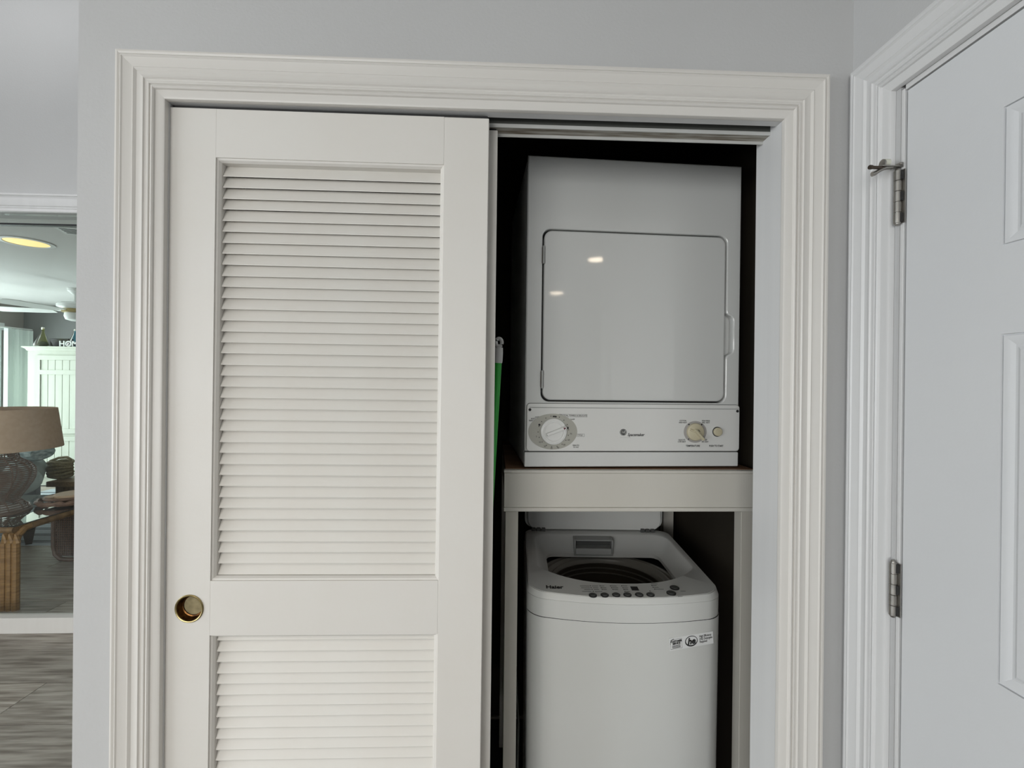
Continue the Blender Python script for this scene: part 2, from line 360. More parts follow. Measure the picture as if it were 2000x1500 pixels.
# ================================================================== SLIDING LOUVRE DOORS
def build_louvre(root, x0, x1, y0):
    TH = .034; z0, z1 = .015, 1.9795
    sx0, sx1 = x0+.0915, x1-.0925        # inner edges of the stiles
    R_ = [(1.8812, z1), (.9108, 1.0218), (z0, .205)]                 # rails
    px, pz, pr = x0+.0510, .966, .0265
    # left stile with a round mortice for the pull
    mb = MB().box(x0, sx0, y0, y0+TH, z0, .88).box(x0, sx0, y0, y0+TH, 1.05, z1)
    N = 48; rect = [(x0, .88), (sx0, .88), (sx0, 1.05), (x0, 1.05)]
    ang = sorted([2*PI*i/N for i in range(N)] + [math.atan2(b-pz, a-px) % (2*PI) for a, b in rect])
    hole = [(px+pr*math.cos(a), pz+pr*math.sin(a)) for a in ang]
    out = [raycast_poly((px, pz), (math.cos(a), math.sin(a)), rect) for a in ang]
    L = lambda q, y: [(a, y, b) for a, b in q]
    mb.loft([L(out, y0+TH), L(out, y0), L(hole, y0), L(hole, y0+.016)])
    obj('stile', mb, M['door'], root)
    obj('stile', MB().box(sx1, x1, y0, y0+TH, z0, z1), M['door'], root, bevel=.0015)
    for a, b in R_: obj('rail', MB().box(sx0, sx1, y0+.0002, y0+TH-.0002, a, b), M['door'], root)
    for za, zb in ((1.0218, 1.8812), (.205, .9108)):
        r = lambda i, y: [(sx0+i, y, za+i), (sx1-i, y, za+i), (sx1-i, y, zb-i), (sx0+i, y, zb-i)]
        obj('bead', MB().loft([r(0, y0+.003), r(.0035, y0+.0045), r(.007, y0+.0095), r(.007, y0+.030), r(0, y0+.030)]), M['door'], root)
    obj('gap_shade_strip', MB().box(x0+.003, x1-.003, y0+.006, y0+.028, z1, z1+.0075), M['rubber'], root)['label'] = 'black strip standing in for the shaded gap above the door'  # black strip puts in the shade of the slot over the door
    # slats
    sm = None
    P = .02276; xl, xr = sx0+.0072, sx1-.0072
    def slat(zb):
        # thin tilted board, lower edge towards the room
        n = Vector((0, -math.cos(math.radians(33)), math.sin(math.radians(33)))); d = Vector((0, .0135, .0255)).normalized()
        nn = Vector((0, -d.z, d.y)); b = Vector((0, y0+.0125, 0)); t = .0062; ln = .0300
        sec = [b, b+d*ln, b+d*ln-nn*t, b-nn*t]
        sec = [b+d*.0010, b+d*ln, b+d*ln-nn*t, b-nn*t+d*.0085, b-nn*.0010]
        return MB().loft([[(x, p.y, p.z) for p in sec] for x in (xl, xr)], True, True, True)
    rnd = random.Random(3)
    for base, count in ((1.0299, 37), (.8939-.0226*29, 30)):
        for q in range(count):
            z = base + P*q if base > 1 else base + .0226*q
            if sm is None: o = obj('slat', slat(0), M['slat'], root); sm = o
            else: o = sm.copy(); COL.objects.link(o); o.parent = root
            o.location = (0, 0, z + rnd.uniform(-.0006, .0006)); o.rotation_euler = (0, rnd.uniform(-.0014, .0014), 0)
            o.location.z += math.sin(o.rotation_euler.y)*(xl+xr)/2
    # pull
    pu = obj('flush_pull', MB().lathe([(.0262, -.004), (.0285, .0003), (.0283, .0018), (.0270, .0026), (.0252, .0020), (.0246, .0005)], (px, y0, pz), 'y', 48), M['brass'], root, smooth=True)
    pu['label'] = 'round recessed brass finger pull'
    obj('pull_wall', MB().lathe([(.0247, .0006), (.0240, -.006), (.0215, -.0112), (.0190, -.0118)], (px, y0, pz), 'y', 48), M['brassw'], pu, smooth=True)
    obj('pull_cup', MB().lathe([(.0192, -.0112), (.0001, -.0112)], (px+.0018, y0, pz+.0018), 'y', 40), M['brassd'], pu)
d2 = thing('door_2', 'white louvred sliding closet door with a brass pull, in front', 'sliding door', kind='structure')
build_louvre(d2, -.6635, -.0195, .004)
d2.rotation_euler = (0, .0035, 0); d2.location = (-.0035*1.3, 0, -.0012)
d3 = thing('door_3', 'second white louvred sliding door almost hidden behind the front one', 'sliding door', kind='structure')
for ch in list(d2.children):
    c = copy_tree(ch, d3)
d3.location = (.0165, .0395, -.0035); d3.rotation_euler = (0, .002, 0)

# ================================================================== APPLIANCE STAND
st = thing('appliance_stand', 'cream painted wooden shelf stand carrying the dryer above the washer', 'stand', (.366, .28, 0))
X0 = -.338; X1 = .352
obj('fascia', MB().box(X0, X1, 0, .018, 1.0985, 1.190), M['shelf'], st, bevel=.001)
obj('trim_bead', MB().box(X0-.0015, X1, -.0025, .018, 1.1902, 1.1985), M['shelf'], st, bevel=.002)
obj('trim_bead', MB().box(X0-.0015, X1, -.0035, .018, 1.0875, 1.0983), M['shelf'], st, bevel=.0025)
obj('shelf_board', MB().box(X0+.004, X1, .0185, .62, 1.184, 1.1994), M['ply'], st)['label'] = 'brown plywood shelf board'
for a in (X0+.004, X1-.042):
    obj('post', MB().box(a, a+.0345 if a < 0 else a+.04, .002, .040, 0, 1.0870), M['post'], st, bevel=.0015)
    obj('post', MB().box(a, a+.0345 if a < 0 else a+.04, .58, .618, 0, 1.1835), M['post'], st, bevel=.0015)
obj('rail', MB().box(X0+.004, X0+.0225, .0405, .5795, 1.10, 1.1835), M['post'], st)
obj('rail', MB().box(X1-.0205, X1-.002, .0405, .5795, 1.10, 1.1835), M['post'], st)

# ================================================================== DRYER
dr = thing('clothes_dryer', 'compact white front-loading dryer standing on the wooden shelf', 'dryer', (.3829, .3015, 1.2047), (0, .0022, .0474))
HW = .3015; HH = .8396
obj('cabinet', MB().box(-HW, HW, .022, .52, .0, HH), M['enamel2'], dr, bevel=.006)
# front panel with door opening and hand notch
def door_outline(g):                      # g: gap outward
    x0, x1, z0, z1 = -.2567-g, .2585+g, .1790-g, .6408+g; r = .022
    p = []
    for cx, cz, a0 in ((x1-r, z1-r, 0), (x0+r, z1-r, PI/2), (x0+r, z0+r, PI), (x1-r, z0+r, 3*PI/2)):
        for i in range(9):
            a = a0 + PI/2*i/8; p.append((cx+r*math.cos(a), cz+r*math.sin(a)))
    return p
def hole_outline():
    p = door_outline(.0022)
    xr = .2607; nx = .2815
    notch = [(xr, .300), (xr+.0015, .3065), (xr+.006, .311), (xr+.015, .3155), (nx-.0015, .320), (nx, .3275), (nx, .407), (nx-.0015, .414), (xr+.015, .419), (xr+.006, .4235), (xr+.0015, .428), (xr, .4345)]
    return p + notch
hp = hole_outline(); c0 = (0., .41)
rect = [(-HW, .0432), (HW, .0432), (HW, HH), (-HW, HH)]
angs = [math.atan2(b-c0[1], a-c0[0]) for a, b in hp]
order = sorted(range(len(hp)), key=lambda i: angs[i])
for a, b in rect: pass
extra = [math.atan2(b-c0[1], a-c0[0]) for a, b in rect]
allang = sorted([angs[i] for i in order] + extra)
inner = []; outer = []
for a in allang:
    d = (math.cos(a), math.sin(a)); outer.append(raycast_poly(c0, d, rect))
    j = next((i for i in order if abs(angs[i]-a) < 1e-9), None)
    srt = [hp[i] for i in order]
    inner.append(hp[j] if j is not None else raycast_poly(c0, d, srt))
LY = lambda q, y: [(a, y, b) for a, b in q]
def shrink(q, s): return [(a*(1-s/HW), c0[1]+(b-c0[1])*(1-s/.4)) for a, b in q]
def off(q, e): 
    o = []
    for a, b in q:
        d = math.hypot(a-c0[0], b-c0[1]); o.append((a+(a-c0[0])/d*e, b+(b-c0[1])/d*e))
    return o
obj('front_panel', MB().loft([LY(outer, .0215), LY(outer, .003), LY(shrink(outer, .003), 0), LY(off(inner, .0035), 0), LY(off(inner, .0012), .0012), LY(inner, .004), LY(inner, .0195)]), M['enamel'], dr)
def ring(q, y): return [(a, y, b) for a, b in q]
dm = MB().loft([ring(door_outline(-.0022), .0205), ring(door_outline(-.0022), .001), ring(door_outline(-.0035), -.0014), ring(door_outline(-.0060), -.0024)], True, False, True)
obj('door', dm, M['enamel'], dr)
obj('door_gasket', MB().loft([ring(door_outline(-.008), .0206), ring(door_outline(.0021), .0206), ring(door_outline(.0021), .0175), ring(door_outline(-.0020), .0175)]), M['rubber'], dr)
for z in (.5714, .2363):
    h = obj('hinge', MB().box(-.2605, -.2520, -.0045, .003, z-.022, z+.022), M['nickeld'], dr, bevel=.0015)
    h['label'] = 'grey metal door hinge'
    obj('hinge_pin', MB().lathe([(.0032, z-.024), (.0032, z+.024)], (-.2562, -.0052, 0), 'z', 10, True, True), M['greyplast'], h, smooth=True)
# control panel + kick strip
cp = obj('control_panel', MB().loft([rrect(-.2965, .3015, .0432, .1715, .009, 5, .0), rrect(-.2965, .3015, .0432, .1715, .009, 5, -.0022), rrect(-.2952, .3003, .0445, .1702, .008, 5, -.0032)], True, False, True), M['panelp'], dr, smooth=30)
obj('panel_seam_shade', MB().loft([rrect(-.2977, .3015, .0432, .1727, .010, 5, -.0001), rrect(-.2977, .3015, .0432, .1727, .010, 5, -.0006)], True, True, True), M['btn'], cp)  # dark plate stands in for the shadow line round the panel
obj('panel_ridge', MB().box(-.290, .300, -.0044, -.0030, .1596, .1614), M['greyplast'], cp, bevel=.0005)
obj('kick_strip', MB().box(-HW, HW, .0, .0215, .0, .0402), M['enamel2'], dr, bevel=.003)
obj('seam', MB().box(-HW+.001, HW-.001, .004, .0215, .0403, .0431), M['rubber'], dr)
for x, z in ((-.2885, .1545), (.2950, .1547)):
    obj('screw', MB().lathe([(.0040, .003), (.0036, .0044), (.0, .0048)], (x, 0, z), 'y', 14), M['rubber'], dr)
for x in (-.25, .25):
    for y in (.06, .47): obj('foot', MB().lathe([(.02, -.0042), (.02, .0)], (x, y, 0), n=16, cap0=True), M['rubber'], dr)
# timer dial
PY = -.0033
dl = obj('dial_plate', MB().disc((-.2257, .0957), .0668, PY-.0006, PY+.0004, 64, .0482), M['greyp'], dr)
KX, KZ = -.2240, .0962
mk = MB()
for q in range(17):
    a = math.radians(100 + q*20.5); R1 = .0418
    mk.disc((KX+R1*math.cos(a), KZ+R1*math.sin(a)), .0013, PY-.0010, PY-.0004, 8)
for a in (81, 86, 91): mk.disc((KX+.0405*math.cos(math.radians(a)), KZ+.0405*math.sin(math.radians(a))), .0022, PY-.0010, PY-.0004, 8)
mk.disc((KX-.0385, KZ+.0178), .0030, PY-.0010, PY-.0004, 10); mk.disc((KX+.0395, KZ+.0095), .0022, PY-.0010, PY-.0004, 8, .0035)
tag(obj('dial_marks', mk, M['ink'], dl), kind='stuff')
nums = MB()
for q, n in enumerate(('70', '60', '50', '40', '30', '20', '10', '5')):
    a = math.radians(-8 - q*22); text('dial_number', n, .0062, M['ink'], dl, (KX+.0485*math.cos(a), PY-.0006, KZ+.0455*math.sin(a)))
kb = obj('timer_knob', MB().lathe([(.0362, .0005), (.0362, .004), (.0345, .0075), (.0290, .0095), (.0275, .0080), (.0262, .0085), (.0240, .0105), (.0, .0112)], (KX, PY, KZ), 'y', 56), M['knobw'], dr, smooth=25)
kb['label'] = 'large round white timer knob'
def bar(ln0, ln1, wd, y0, y1, ang, cx, cz):
    m_ = MB(); c, s = math.cos(ang), math.sin(ang)
    f = lambda u, v, y: (cx+u*c-v*s, y, cz+u*s+v*c)
    return m_.hexa([f(-ln0, -wd, y0), f(ln1, -wd, y0), f(ln1, wd, y0), f(-ln0, wd, y0), f(-ln0, -wd*.7, y1), f(ln1, -wd*.7, y1), f(ln1, wd*.7, y1), f(-ln0, wd*.7, y1)])
obj('knob_grip', bar(.0215, .0345, .0050, PY-.0070, PY-.0200, math.radians(21), KX, KZ), M['knobw'], kb, bevel=.0012)
a = math.radians(21); ca, sa = math.cos(a), math.sin(a); tp = lambda u, v: (KX+u*ca-v*sa, PY-.0204, KZ+u*sa+v*ca)
obj('pointer_mark', MB().add([tp(.0262, .0034), tp(.0262, -.0034), tp(.0335, 0)], [(0, 1, 2)]), M['red'], kb)
# temperature knob and start button
T2 = (.1730, .0965)
tk = obj('temperature_plate', MB().disc(T2, .0328, PY-.0006, PY+.0004, 48, .0300), M['greyp2'], dr)
tag(obj('dial_marks', MB().disc((T2[0]-.0185, T2[1]+.0205), .0021, PY-.0010, PY-.0004, 8).disc((T2[0]+.0185, T2[1]+.0205), .0021, PY-.0010, PY-.0004, 8).disc((T2[0]-.0190, T2[1]-.0200), .0018, PY-.0010, PY-.0004, 8), M['ink'], tk), kind='stuff')
k2 = obj('temperature_knob', MB().lathe([(.0245, .0005), (.0245, .003), (.0232, .007), (.0195, .0088), (.0, .0098)], (T2[0]-.0004, PY, T2[1]), 'y', 40), M['cream'], dr, smooth=25)
k2['label'] = 'small cream temperature knob'
obj('knob_grip', bar(.010, .0285, .0042, PY-.0065, PY-.0170, math.radians(-47), *T2), M['cream'], k2, bevel=.0012)
obj('knob_grip', bar(.0205, .002, .0036, PY-.0065, PY-.0125, math.radians(-20), *T2), M['cream'], k2, bevel=.0012)
obj('pointer_mark', bar(.0035, .0035, .0007, PY-.0172, PY-.0174, math.radians(-47), T2[0]+.003, T2[1]+.005), M['ink'], k2)
bt = obj('start_button', MB().lathe([(.0118, .0), (.0118, .006), (.0105, .0075), (.0, .0080)], (.2372, PY, .0971), 'y', 32), M['cream'], dr, smooth=25)
obj('button_ring', MB().lathe([(.0138, .0), (.0138, .0008), (.0119, .0008)], (.2366, PY, .0971), 'y', 32), M['ink'], bt)
# printed words
def dt(s, x, z, size, **k): return text('lettering', s, size, M['ink'], dr, (x, PY-.0003, z), **k)
dt('COTTON, TOWELS & DELICATE', -.1700, .1392, .0066, sx=.78); dt('KNITS\nPERM PRESS', -.2790, .1275, .0058, sx=.8)
dt('NORMAL', -.2650, .1345, .0056, sx=.8); dt('DAMP DRY', -.2130, .1405, .0056, sx=.8); dt('NORMAL', -.1990, .1345, .0056, sx=.8)
dt('DAMP', -.1720, .1290, .0056, sx=.8); dt('TIMED CYCLE', -.1585, .0862, .0060, sx=.8); dt('MINUTES\nTO GO', -.1620, .0560, .0056, sx=.8)
bx_ = MB()
for x0, x1, z0, z1 in ((-.209, -.132, .1352, .1432), (-.179, -.139, .0823, .0902)):
    for q in ((x0, x1, z0, z0+.0004), (x0, x1, z1-.0004, z1), (x0, x0+.0004, z0, z1), (x1-.0004, x1, z0, z1)): bx_.box(q[0], q[1], PY-.0004, PY, q[2], q[3])
tag(obj('label_frame', bx_, M['ink'], dr), kind='stuff')
text('lettering', 'Spacemaker', .0112, M['ink'], dr, (.0045, PY-.0003, .0878), shear=.25, bold=.0002, sx=.86)
obj('underline', MB().box(-.040, -.010, PY-.0004, PY, .0800, .0804), M['greyp2'], dr)
lg = obj('round_emblem', MB().disc((-.0308, .0948), .0092, PY-.0006, PY+.0003, 28), M['ink'], dr)
obj('emblem_ring', MB().loft([[(-.0308+r*math.cos(2*PI*i/28), PY-.0008, .0948+r*math.sin(2*PI*i/28)) for i in range(28)] for r in (.0078, .0071)]), M['panelp'], lg)
text('lettering', 'GE', .0098, M['panelp'], lg, (-.0308, PY-.0009, .0948), shear=.15, sx=.9)
for s, x, z in (('COTTON\nHIGH HEAT', .1375, .1245), ('PERM PRESS\nMED. HEAT', .2035, .1245), ('DELICATE\nLOW HEAT', .1350, .0715), ('FLUFF\nNO HEAT', .2020, .0715)): dt(s, x, z, .0056, sx=.8)
text('lettering', 'TEMPERATURE', .0070, M['ink'], dr, (.1670, PY-.0003, .0575), bold=.00012, sx=.88)
text('lettering', 'PUSH TO START', .0070, M['ink'], dr, (.2345, PY-.0003, .0575), bold=.00012, sx=.80)

# ================================================================== WASHER
ws = thing('washing_machine', 'white top-loading portable washer with its lid up under the shelf', 'washer', (.357, .24, 0), (0, 0, -.043))
N_ = 96
def outline(w, d0, d1, r, bow, z, ztilt=0.0):
    """rounded rectangle in plan, front edge bowed; same point count for every call"""
    raw = []
    for cx, cy, a0 in ((w-r, d1-r, 0), (-w+r, d1-r, PI/2), (-w+r, d0+r, PI), (w-r, d0+r, 3*PI/2)):
        for i in range(13):
            a = a0 + PI/2*i/12; raw.append((cx+r*math.cos(a), cy+r*math.sin(a)))
    # subdivide the front edge and others evenly
    pts = []
    m = len(raw)
    for i in range(m):
        a, b = raw[i], raw[(i+1) % m]; n = 14 if math.hypot(b[0]-a[0], b[1]-a[1]) > .15 else 1
        for q in range(n): pts.append((a[0]+(b[0]-a[0])*q/n, a[1]+(b[1]-a[1])*q/n))
    out = []
    for x, y in pts:
        t = max(0, 1-(y-d0)/(d1-d0)); y2 = y + bow*(x/w)**2*t
        out.append((x, y2, z + ztilt*y2))
    return out
WW = .2655; DD = .515; TL = .042
obj('body', MB().loft([outline(WW-.006, .006, DD, .045, .038, .012), outline(WW-.004, .004, DD, .045, .038, .03), outline(WW-.0015, .0015, DD, .045, .038, .60), outline(WW-.0005, .0005, DD, .045, .038, .8052)], True, True, False), M['plast'], ws, smooth=30)
# top cover with a D-shaped well
O = [outline(WW, 0, DD, .048, .04, .8065), outline(WW, -.0003, DD, .048, .04, .8540, 0), outline(WW-.0012, .0010, DD, .048, .04, .8542, 0), outline(WW-.0012, .0010, DD, .048, .04, .8552, 0), outline(WW, -.0001, DD, .048, .04, .8554, 0), outline(WW-.001, .0012, DD, .048, .04, .8585, .01), outline(WW-.0045, .0070, DD-.001, .047, .04, .8680, TL), outline(WW-.0055, .0080, DD-.002, .047, .04, .8672, TL), outline(WW-.0067, .0092, DD-.003, .047, .04, .8672, TL), outline(WW-.0075, .0100, DD-.004, .046, .04, .8685, TL)]
cw = (.003, .29)
def well(front, side, xl, xr, yb, rb, sag):
    p = []
    for i in range(41):                    # curved front from right to left
        t = i/40; x = xr + (xl-xr)*t; u = (x-(xl+xr)/2)/((xr-xl)/2); p.append((x, front + sag*abs(u)**2.6))
    for i in range(9): a = PI - PI/2*i/8; p.append((xl+rb+rb*math.cos(a), yb-rb+rb*math.sin(a)))
    for i in range(9): a = PI/2 - PI/2*i/8; p.append((xr-rb+rb*math.cos(a), yb-rb+rb*math.sin(a)))
    return p
wa = well(.088, 0, -.232, .245, .470, .055, .105)
wa2 = well(.0895, 0, -.228, .240, .465, .053, .105)
wb = well(.090, 0, -.190, .205, .428, .030, .070)
ref = O[-1]
def rl(poly, z, tl): 
    o = []
    for x, y, _ in ref:
        d = (x-cw[0], y-cw[1]); q = raycast_poly(cw, d, poly); o.append((q[0], q[1], z+tl*q[1]))
    return o
def mix(a, b, t): return [tuple(p*(1-t)+q*t for p, q in zip(u, v)) for u, v in zip(a, b)]
A_ = rl(wa, .8685, TL); A2 = rl(wa2, .866, TL); B_ = rl(wb, .818, TL*.7); Bm = mix(A2, B_, .55); Bm = [(x, y, z-.006) for x, y, z in Bm]
B2 = [(x, y, z-.012) for x, y, z in B_]
obj('top_cover', MB().loft(O + [A_, A2, Bm, B_, B2]), M['plast'], ws, smooth=35)
obj('seam', MB().loft([outline(WW-.0035, .0035, DD-.003, .045, .04, .8030), outline(WW-.0035, .0035, DD-.003, .045, .04, .8070)]), M['rubber'], ws)
# tub and rings
tc_ = (0, .285, 0)
tu = obj('tub', MB().lathe([(.2255, .790), (.2255, .798), (.222, .8035), (.217, .8035), (.213, .799), (.211, .786)], tc_, 'z', 72), M['ring'], ws, smooth=50)
obj('groove', MB().lathe([(.2125, .786), (.2035, .786)], tc_, 'z', 72), M['rubber'], tu)
obj('balance_ring', MB().lathe([(.2045, .785), (.204, .801), (.2005, .8065), (.196, .8070), (.1925, .803), (.191, .797), (.184, .792), (.1825, .7985), (.1800, .800), (.178, .797), (.1772, .783)], tc_, 'z', 72), M['ring'], tu, smooth=50)
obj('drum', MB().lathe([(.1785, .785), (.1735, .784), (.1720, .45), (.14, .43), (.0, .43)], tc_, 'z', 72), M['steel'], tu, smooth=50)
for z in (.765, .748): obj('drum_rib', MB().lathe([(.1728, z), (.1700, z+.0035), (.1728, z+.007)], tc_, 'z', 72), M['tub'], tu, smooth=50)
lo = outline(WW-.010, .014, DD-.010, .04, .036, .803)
obj('tub_gap_shade', MB().loft([lo, [(x, y, .789) for x, y, z in lo], [(tc_[0]+.2253*math.cos(math.atan2(y-.285, x)), tc_[1]+.2253*math.sin(math.atan2(y-.285, x)), .789) for x, y, z in lo]]), M['rubber'], ws)  # black sheet stands in for the shaded space around the tub
# dispenser on the back of the well
dp = obj('dispenser', MB().box(-.090, .047, .418, .463, .8265, .834).box(-.090, -.084, .418, .463, .834, .883).box(.041, .047, .418, .463, .834, .883).box(-.084, .041, .418, .463, .878, .883), M['greyplast'], ws, bevel=.002)
obj('dispenser_cup', MB().box(-.0835, .0405, .446, .462, .8345, .8775), M['btn'], dp)
obj('dispenser_lip', MB().hexa([(-.084, .414, .832), (.041, .414, .832), (.041, .446, .834), (-.084, .446, .834), (-.084, .420, .852), (.041, .420, .852), (.041, .446, .856), (-.084, .446, .856)]), M['greyplast'], dp, bevel=.002)
# lid, folded up behind the well
ld = obj('lid', MB().loft([rrect(-.250, .236, .8955, 1.075, .035, 8, .497), rrect(-.252, .238, .8935, 1.077, .036, 8, .500), rrect(-.252, .238, .8935, 1.077, .036, 8, .510)], True, True, True), M['plast'], ws, smooth=30)
obj('lid_panel', MB().loft([rrect(-.262, .246, .897, 1.073, .03, 8, .5115), rrect(-.262, .246, .897, 1.073, .03, 8, .524)], True, True, True), M['plast'], ld, smooth=30)
for x in (-.212, .188):
    for k_ in (-.018, 0, .018): obj('lid_hinge', MB().lathe([(.0062, x+k_-.007), (.0062, x+k_+.007)], (0, .494, .8945), 'x', 12, True, True) if False else MB().box(x+k_-.007, x+k_+.007, .487, .4985, .8885, .9005), M['btn'], ld, bevel=.002)
# deck: buttons, display, lettering (deck plane tilted)
def deck(px, py):
    d = AR*((px-1000)/F) + AU*((750-py)/F) + AF
    r = Matrix.Rotation(.043, 3, 'Z')
    o = r @ (CAM - Vector((.357, .24, 0))); d = r @ d
    t = (.8690 + TL*o.y - o.z)/(d.z - TL*d.y); return o + d*t
DT = math.atan(TL)
def on_deck(name, mb, m, p, parent, lift=0, **k): return obj(name, mb, m, parent, loc=(p.x, p.y, p.z+lift), rot=(DT, 0, 0), **k)
for i, q in enumerate([(1158, 1163), (1181, 1162.6), (1203.5, 1162.3), (1225.5, 1162.2), (1248.5, 1162), (1270.5, 1162), (1317.5, 1148.5), (1311, 1158.8)]):
    p = deck(*q); r = .0107 if i < 6 else .0125
    b = on_deck('button', MB().lathe([(r, -.001), (r, .0018), (r*.9, .0026)], (0, 0, 0), 'z', 24, False, True), M['btn2'], p, ws, smooth=25)
    obj('button_cap', MB().lathe([(r*.80, .0026), (r*.74, .0036), (0, .0036)], (0, 0, 0), 'z', 24), M['btn'], b, smooth=25)
p0, p1 = deck(1231, 1146), deck(1247, 1153)
p = deck(1239.5, 1149.5); on_deck('display', MB().box(-.0095, .0095, -.0105, .0105, -.0003, .0008), M['ink'], p, ws)
ld_ = MB()
def dash(mb, px0, px1, py):
    a, b = deck(px0, py), deck(px1, py); mb.box(min(a.x, b.x), max(a.x, b.x), a.y-.0007, a.y+.0007, a.z+.0002, a.z+.0006)
for py, spans in ((1144.5, ((1133, 1151), (1156, 1168), (1173, 1180), (1193, 1204), (1215, 1225))), (1148.2, ((1135, 1152), (1158, 1168), (1175, 1184), (1196, 1207), (1217, 1226))),
                  (1151.6, ((1141, 1154), (1160, 1170), (1177, 1185), (1198, 1207), (1219, 1227))), (1155.4, ((1137, 1155), (1162, 1176), (1221, 1230))),
                  (1140.5, ((1271, 1284),)), (1143.8, ((1274, 1282),)), (1147.4, ((1276, 1286),)), (1151.0, ((1279, 1296),)), (1154.8, ((1329.5, 1339),)), (1165.3, ((1324, 1333),))):
    for s_ in spans: dash(ld_, *s_, py)
tag(obj('panel_print', ld_, M['btn'], ws), kind='stuff')
dots = MB()
for px, py in ((1153, 1144.5), (1154.5, 1148.2), (1156.5, 1151.6), (1158.5, 1155.4), (1172, 1144.5), (1174, 1148.2), (1176, 1151.6), (1192, 1144.5), (1194.5, 1148.2), (1197, 1151.6), (1214, 1144.5), (1216.5, 1148.2), (1218.5, 1151.6), (1220.5, 1155.4), (1273, 1143.8), (1275.5, 1147.4), (1278.5, 1151), (1269.3, 1154.6)):
    a = deck(px, py); dots.box(a.x-.0011, a.x+.0011, a.y-.0014, a.y+.0014, a.z+.0002, a.z+.0009)
tag(obj('indicator_dots', dots, M['ink'], ws), kind='stuff')
p = deck(1083, 1147); text('brand_lettering', 'Haier', .0245, M['ink'], ws, (p.x, p.y, p.z+.0004), (DT, 0, 0), bold=.0007, sx=.86)
# sticker on the front
def wfront(px, py):
    d = AR*((px-1000)/F) + AU*((750-py)/F) + AF
    r = Matrix.Rotation(.043, 3, 'Z'); o = r @ (CAM - Vector((.357, .24, 0))); d = r @ d
    t = (.0208 - o.y)/d.y; return o + d*t
sp = wfront(1349.5, 1250)
lb = obj('sticker', MB().box(-.0635, .0625, -.0004, .0004, -.0165, .0165), M['white'], ws, loc=(sp.x, .0165, sp.z), rot=(0, math.radians(-4.5), math.radians(10)))
lb['label'] = 'white care sticker with black print'
fr = MB()
for q in ((-.0605, -.0280, .0118, .0123), (-.0605, -.0280, -.0135, -.0130), (-.0605, -.0601, -.0135, .0123), (-.0285, -.0280, -.0135, .0123)): fr.box(q[0], q[1], -.0007, -.0003, q[2], q[3])
obj('sticker_frame', fr, M['ink'], lb)
obj('sticker_swoosh', MB().tube([(-.0612, -.0006, .001), (-.0590, -.0006, .0085), (-.0545, -.0006, .0128), (-.0505, -.0006, .0135)], .0014, 6, flat=.3), M['ink'], lb)
text('lettering', 'CUSTOMER\nSERVICE', .0066, M['ink'], lb, (-.0435, -.0006, .0035), bold=.0004, sx=.92); text('lettering', 'HOTLINE NO.\n123 INSIDE', .0042, M['ink'], lb, (-.0435, -.0006, -.0075), bold=.0002, sx=1) if False else None
ln = MB()
for z in (-.0045, -.0075, -.0103): ln.box(-.0560, -.0325, -.0007, -.0003, z-.0007, z+.0007)
obj('sticker_lines', ln, M['ink'], lb)
ov = MB()
def oring(rx0, rz0, rx1, rz1, dx=0, dz=0, n=40):
    f = lambda rx_, rz_, ox, oz: [(-.0010+ox+rx_*math.cos(2*PI*i/n), -.0006, oz+rz_*math.sin(2*PI*i/n)) for i in range(n)]
    return MB().loft([f(rx0, rz0, 0, 0), f(rx1, rz1, dx, dz)])
obj('oval_mark', oring(.0180, .0142, .0158, .0114, .0004, .0008), M['ink'], lb)
text('lettering', 'he', .0225, M['ink'], lb, (-.0010, -.0008, -.0005), bold=.0010, shear=.2)
text('lettering', 'High Efficiency\n(HE) Detergent\nRequired', .0082, M['ink'], lb, (.0225, -.0006, .001), align='LEFT', bold=.0001, sx=.72)

# drain/vent pipe behind the washer
vp = thing('vent_pipe', 'grey vertical pipe behind the washer, right of its raised lid', 'pipe', (.645, .93, 0))
obj('pipe', MB().lathe([(.036, 0.0), (.036, 1.17)], n=24, cap0=True, cap1=True), M['greyplast'], vp, smooth=True)
obj('pipe_collar', MB().lathe([(.0365, .55), (.040, .555), (.040, .59), (.0365, .595)], n=24), M['greyplast'], vp, smooth=True)
# broom handle beside the dryer
bh = thing('broom_handle', 'green broom handle with grey hanging tip behind the sliding doors', 'broom', (-.033, .20, 0))
top = Vector((.042, -.02, 1.532)); base = Vector((-.03, .10, .02))
ax = (top-base).normalized()
obj('shaft', MB().tube([base, base+ax*(top-base).length*.5, top-ax*.052], .0105, 14), M['green'], bh, smooth=True)
tp_ = MB(); u_ = Vector((1, 0, 0)); ls = []
obj('tip', MB().tube([top-ax*.052, top-ax*.046, top-ax*.026, top-ax*.014], [.0115, .0122, .0120, .0110], 14).tube([top + Vector((.0072*math.cos(2*PI*i/18), 0, .0095*math.sin(2*PI*i/18))) + Vector((0, 0, -.002)) for i in range(18)], .0048, 8, True), M['cap'], bh, smooth=True)
obj('bristle_block', MB().box(-.10, .04, .075, .125, .05, .10).box(-.095, .035, .08, .12, .0, .05), M['green'], bh, bevel=.004)

# power cord beside the washer
pc = thing('power_cord', 'thin grey power cord hanging in the gap left of the washer', 'cord', (.07, .62, 0))
obj('cable', MB().tube([(.0, .05, .62), (.003, -.02, .55), (.010, -.10, .46), (.014, -.15, .38), (.012, -.16, .25), (.0, -.10, .08), (-.01, .0, .004)], .0035, 8), M['greyplast'], pc, smooth=True)
obj('plug', MB().box(-.012, .012, .045, .075, .60, .64), M['greyplast'], pc, bevel=.003)

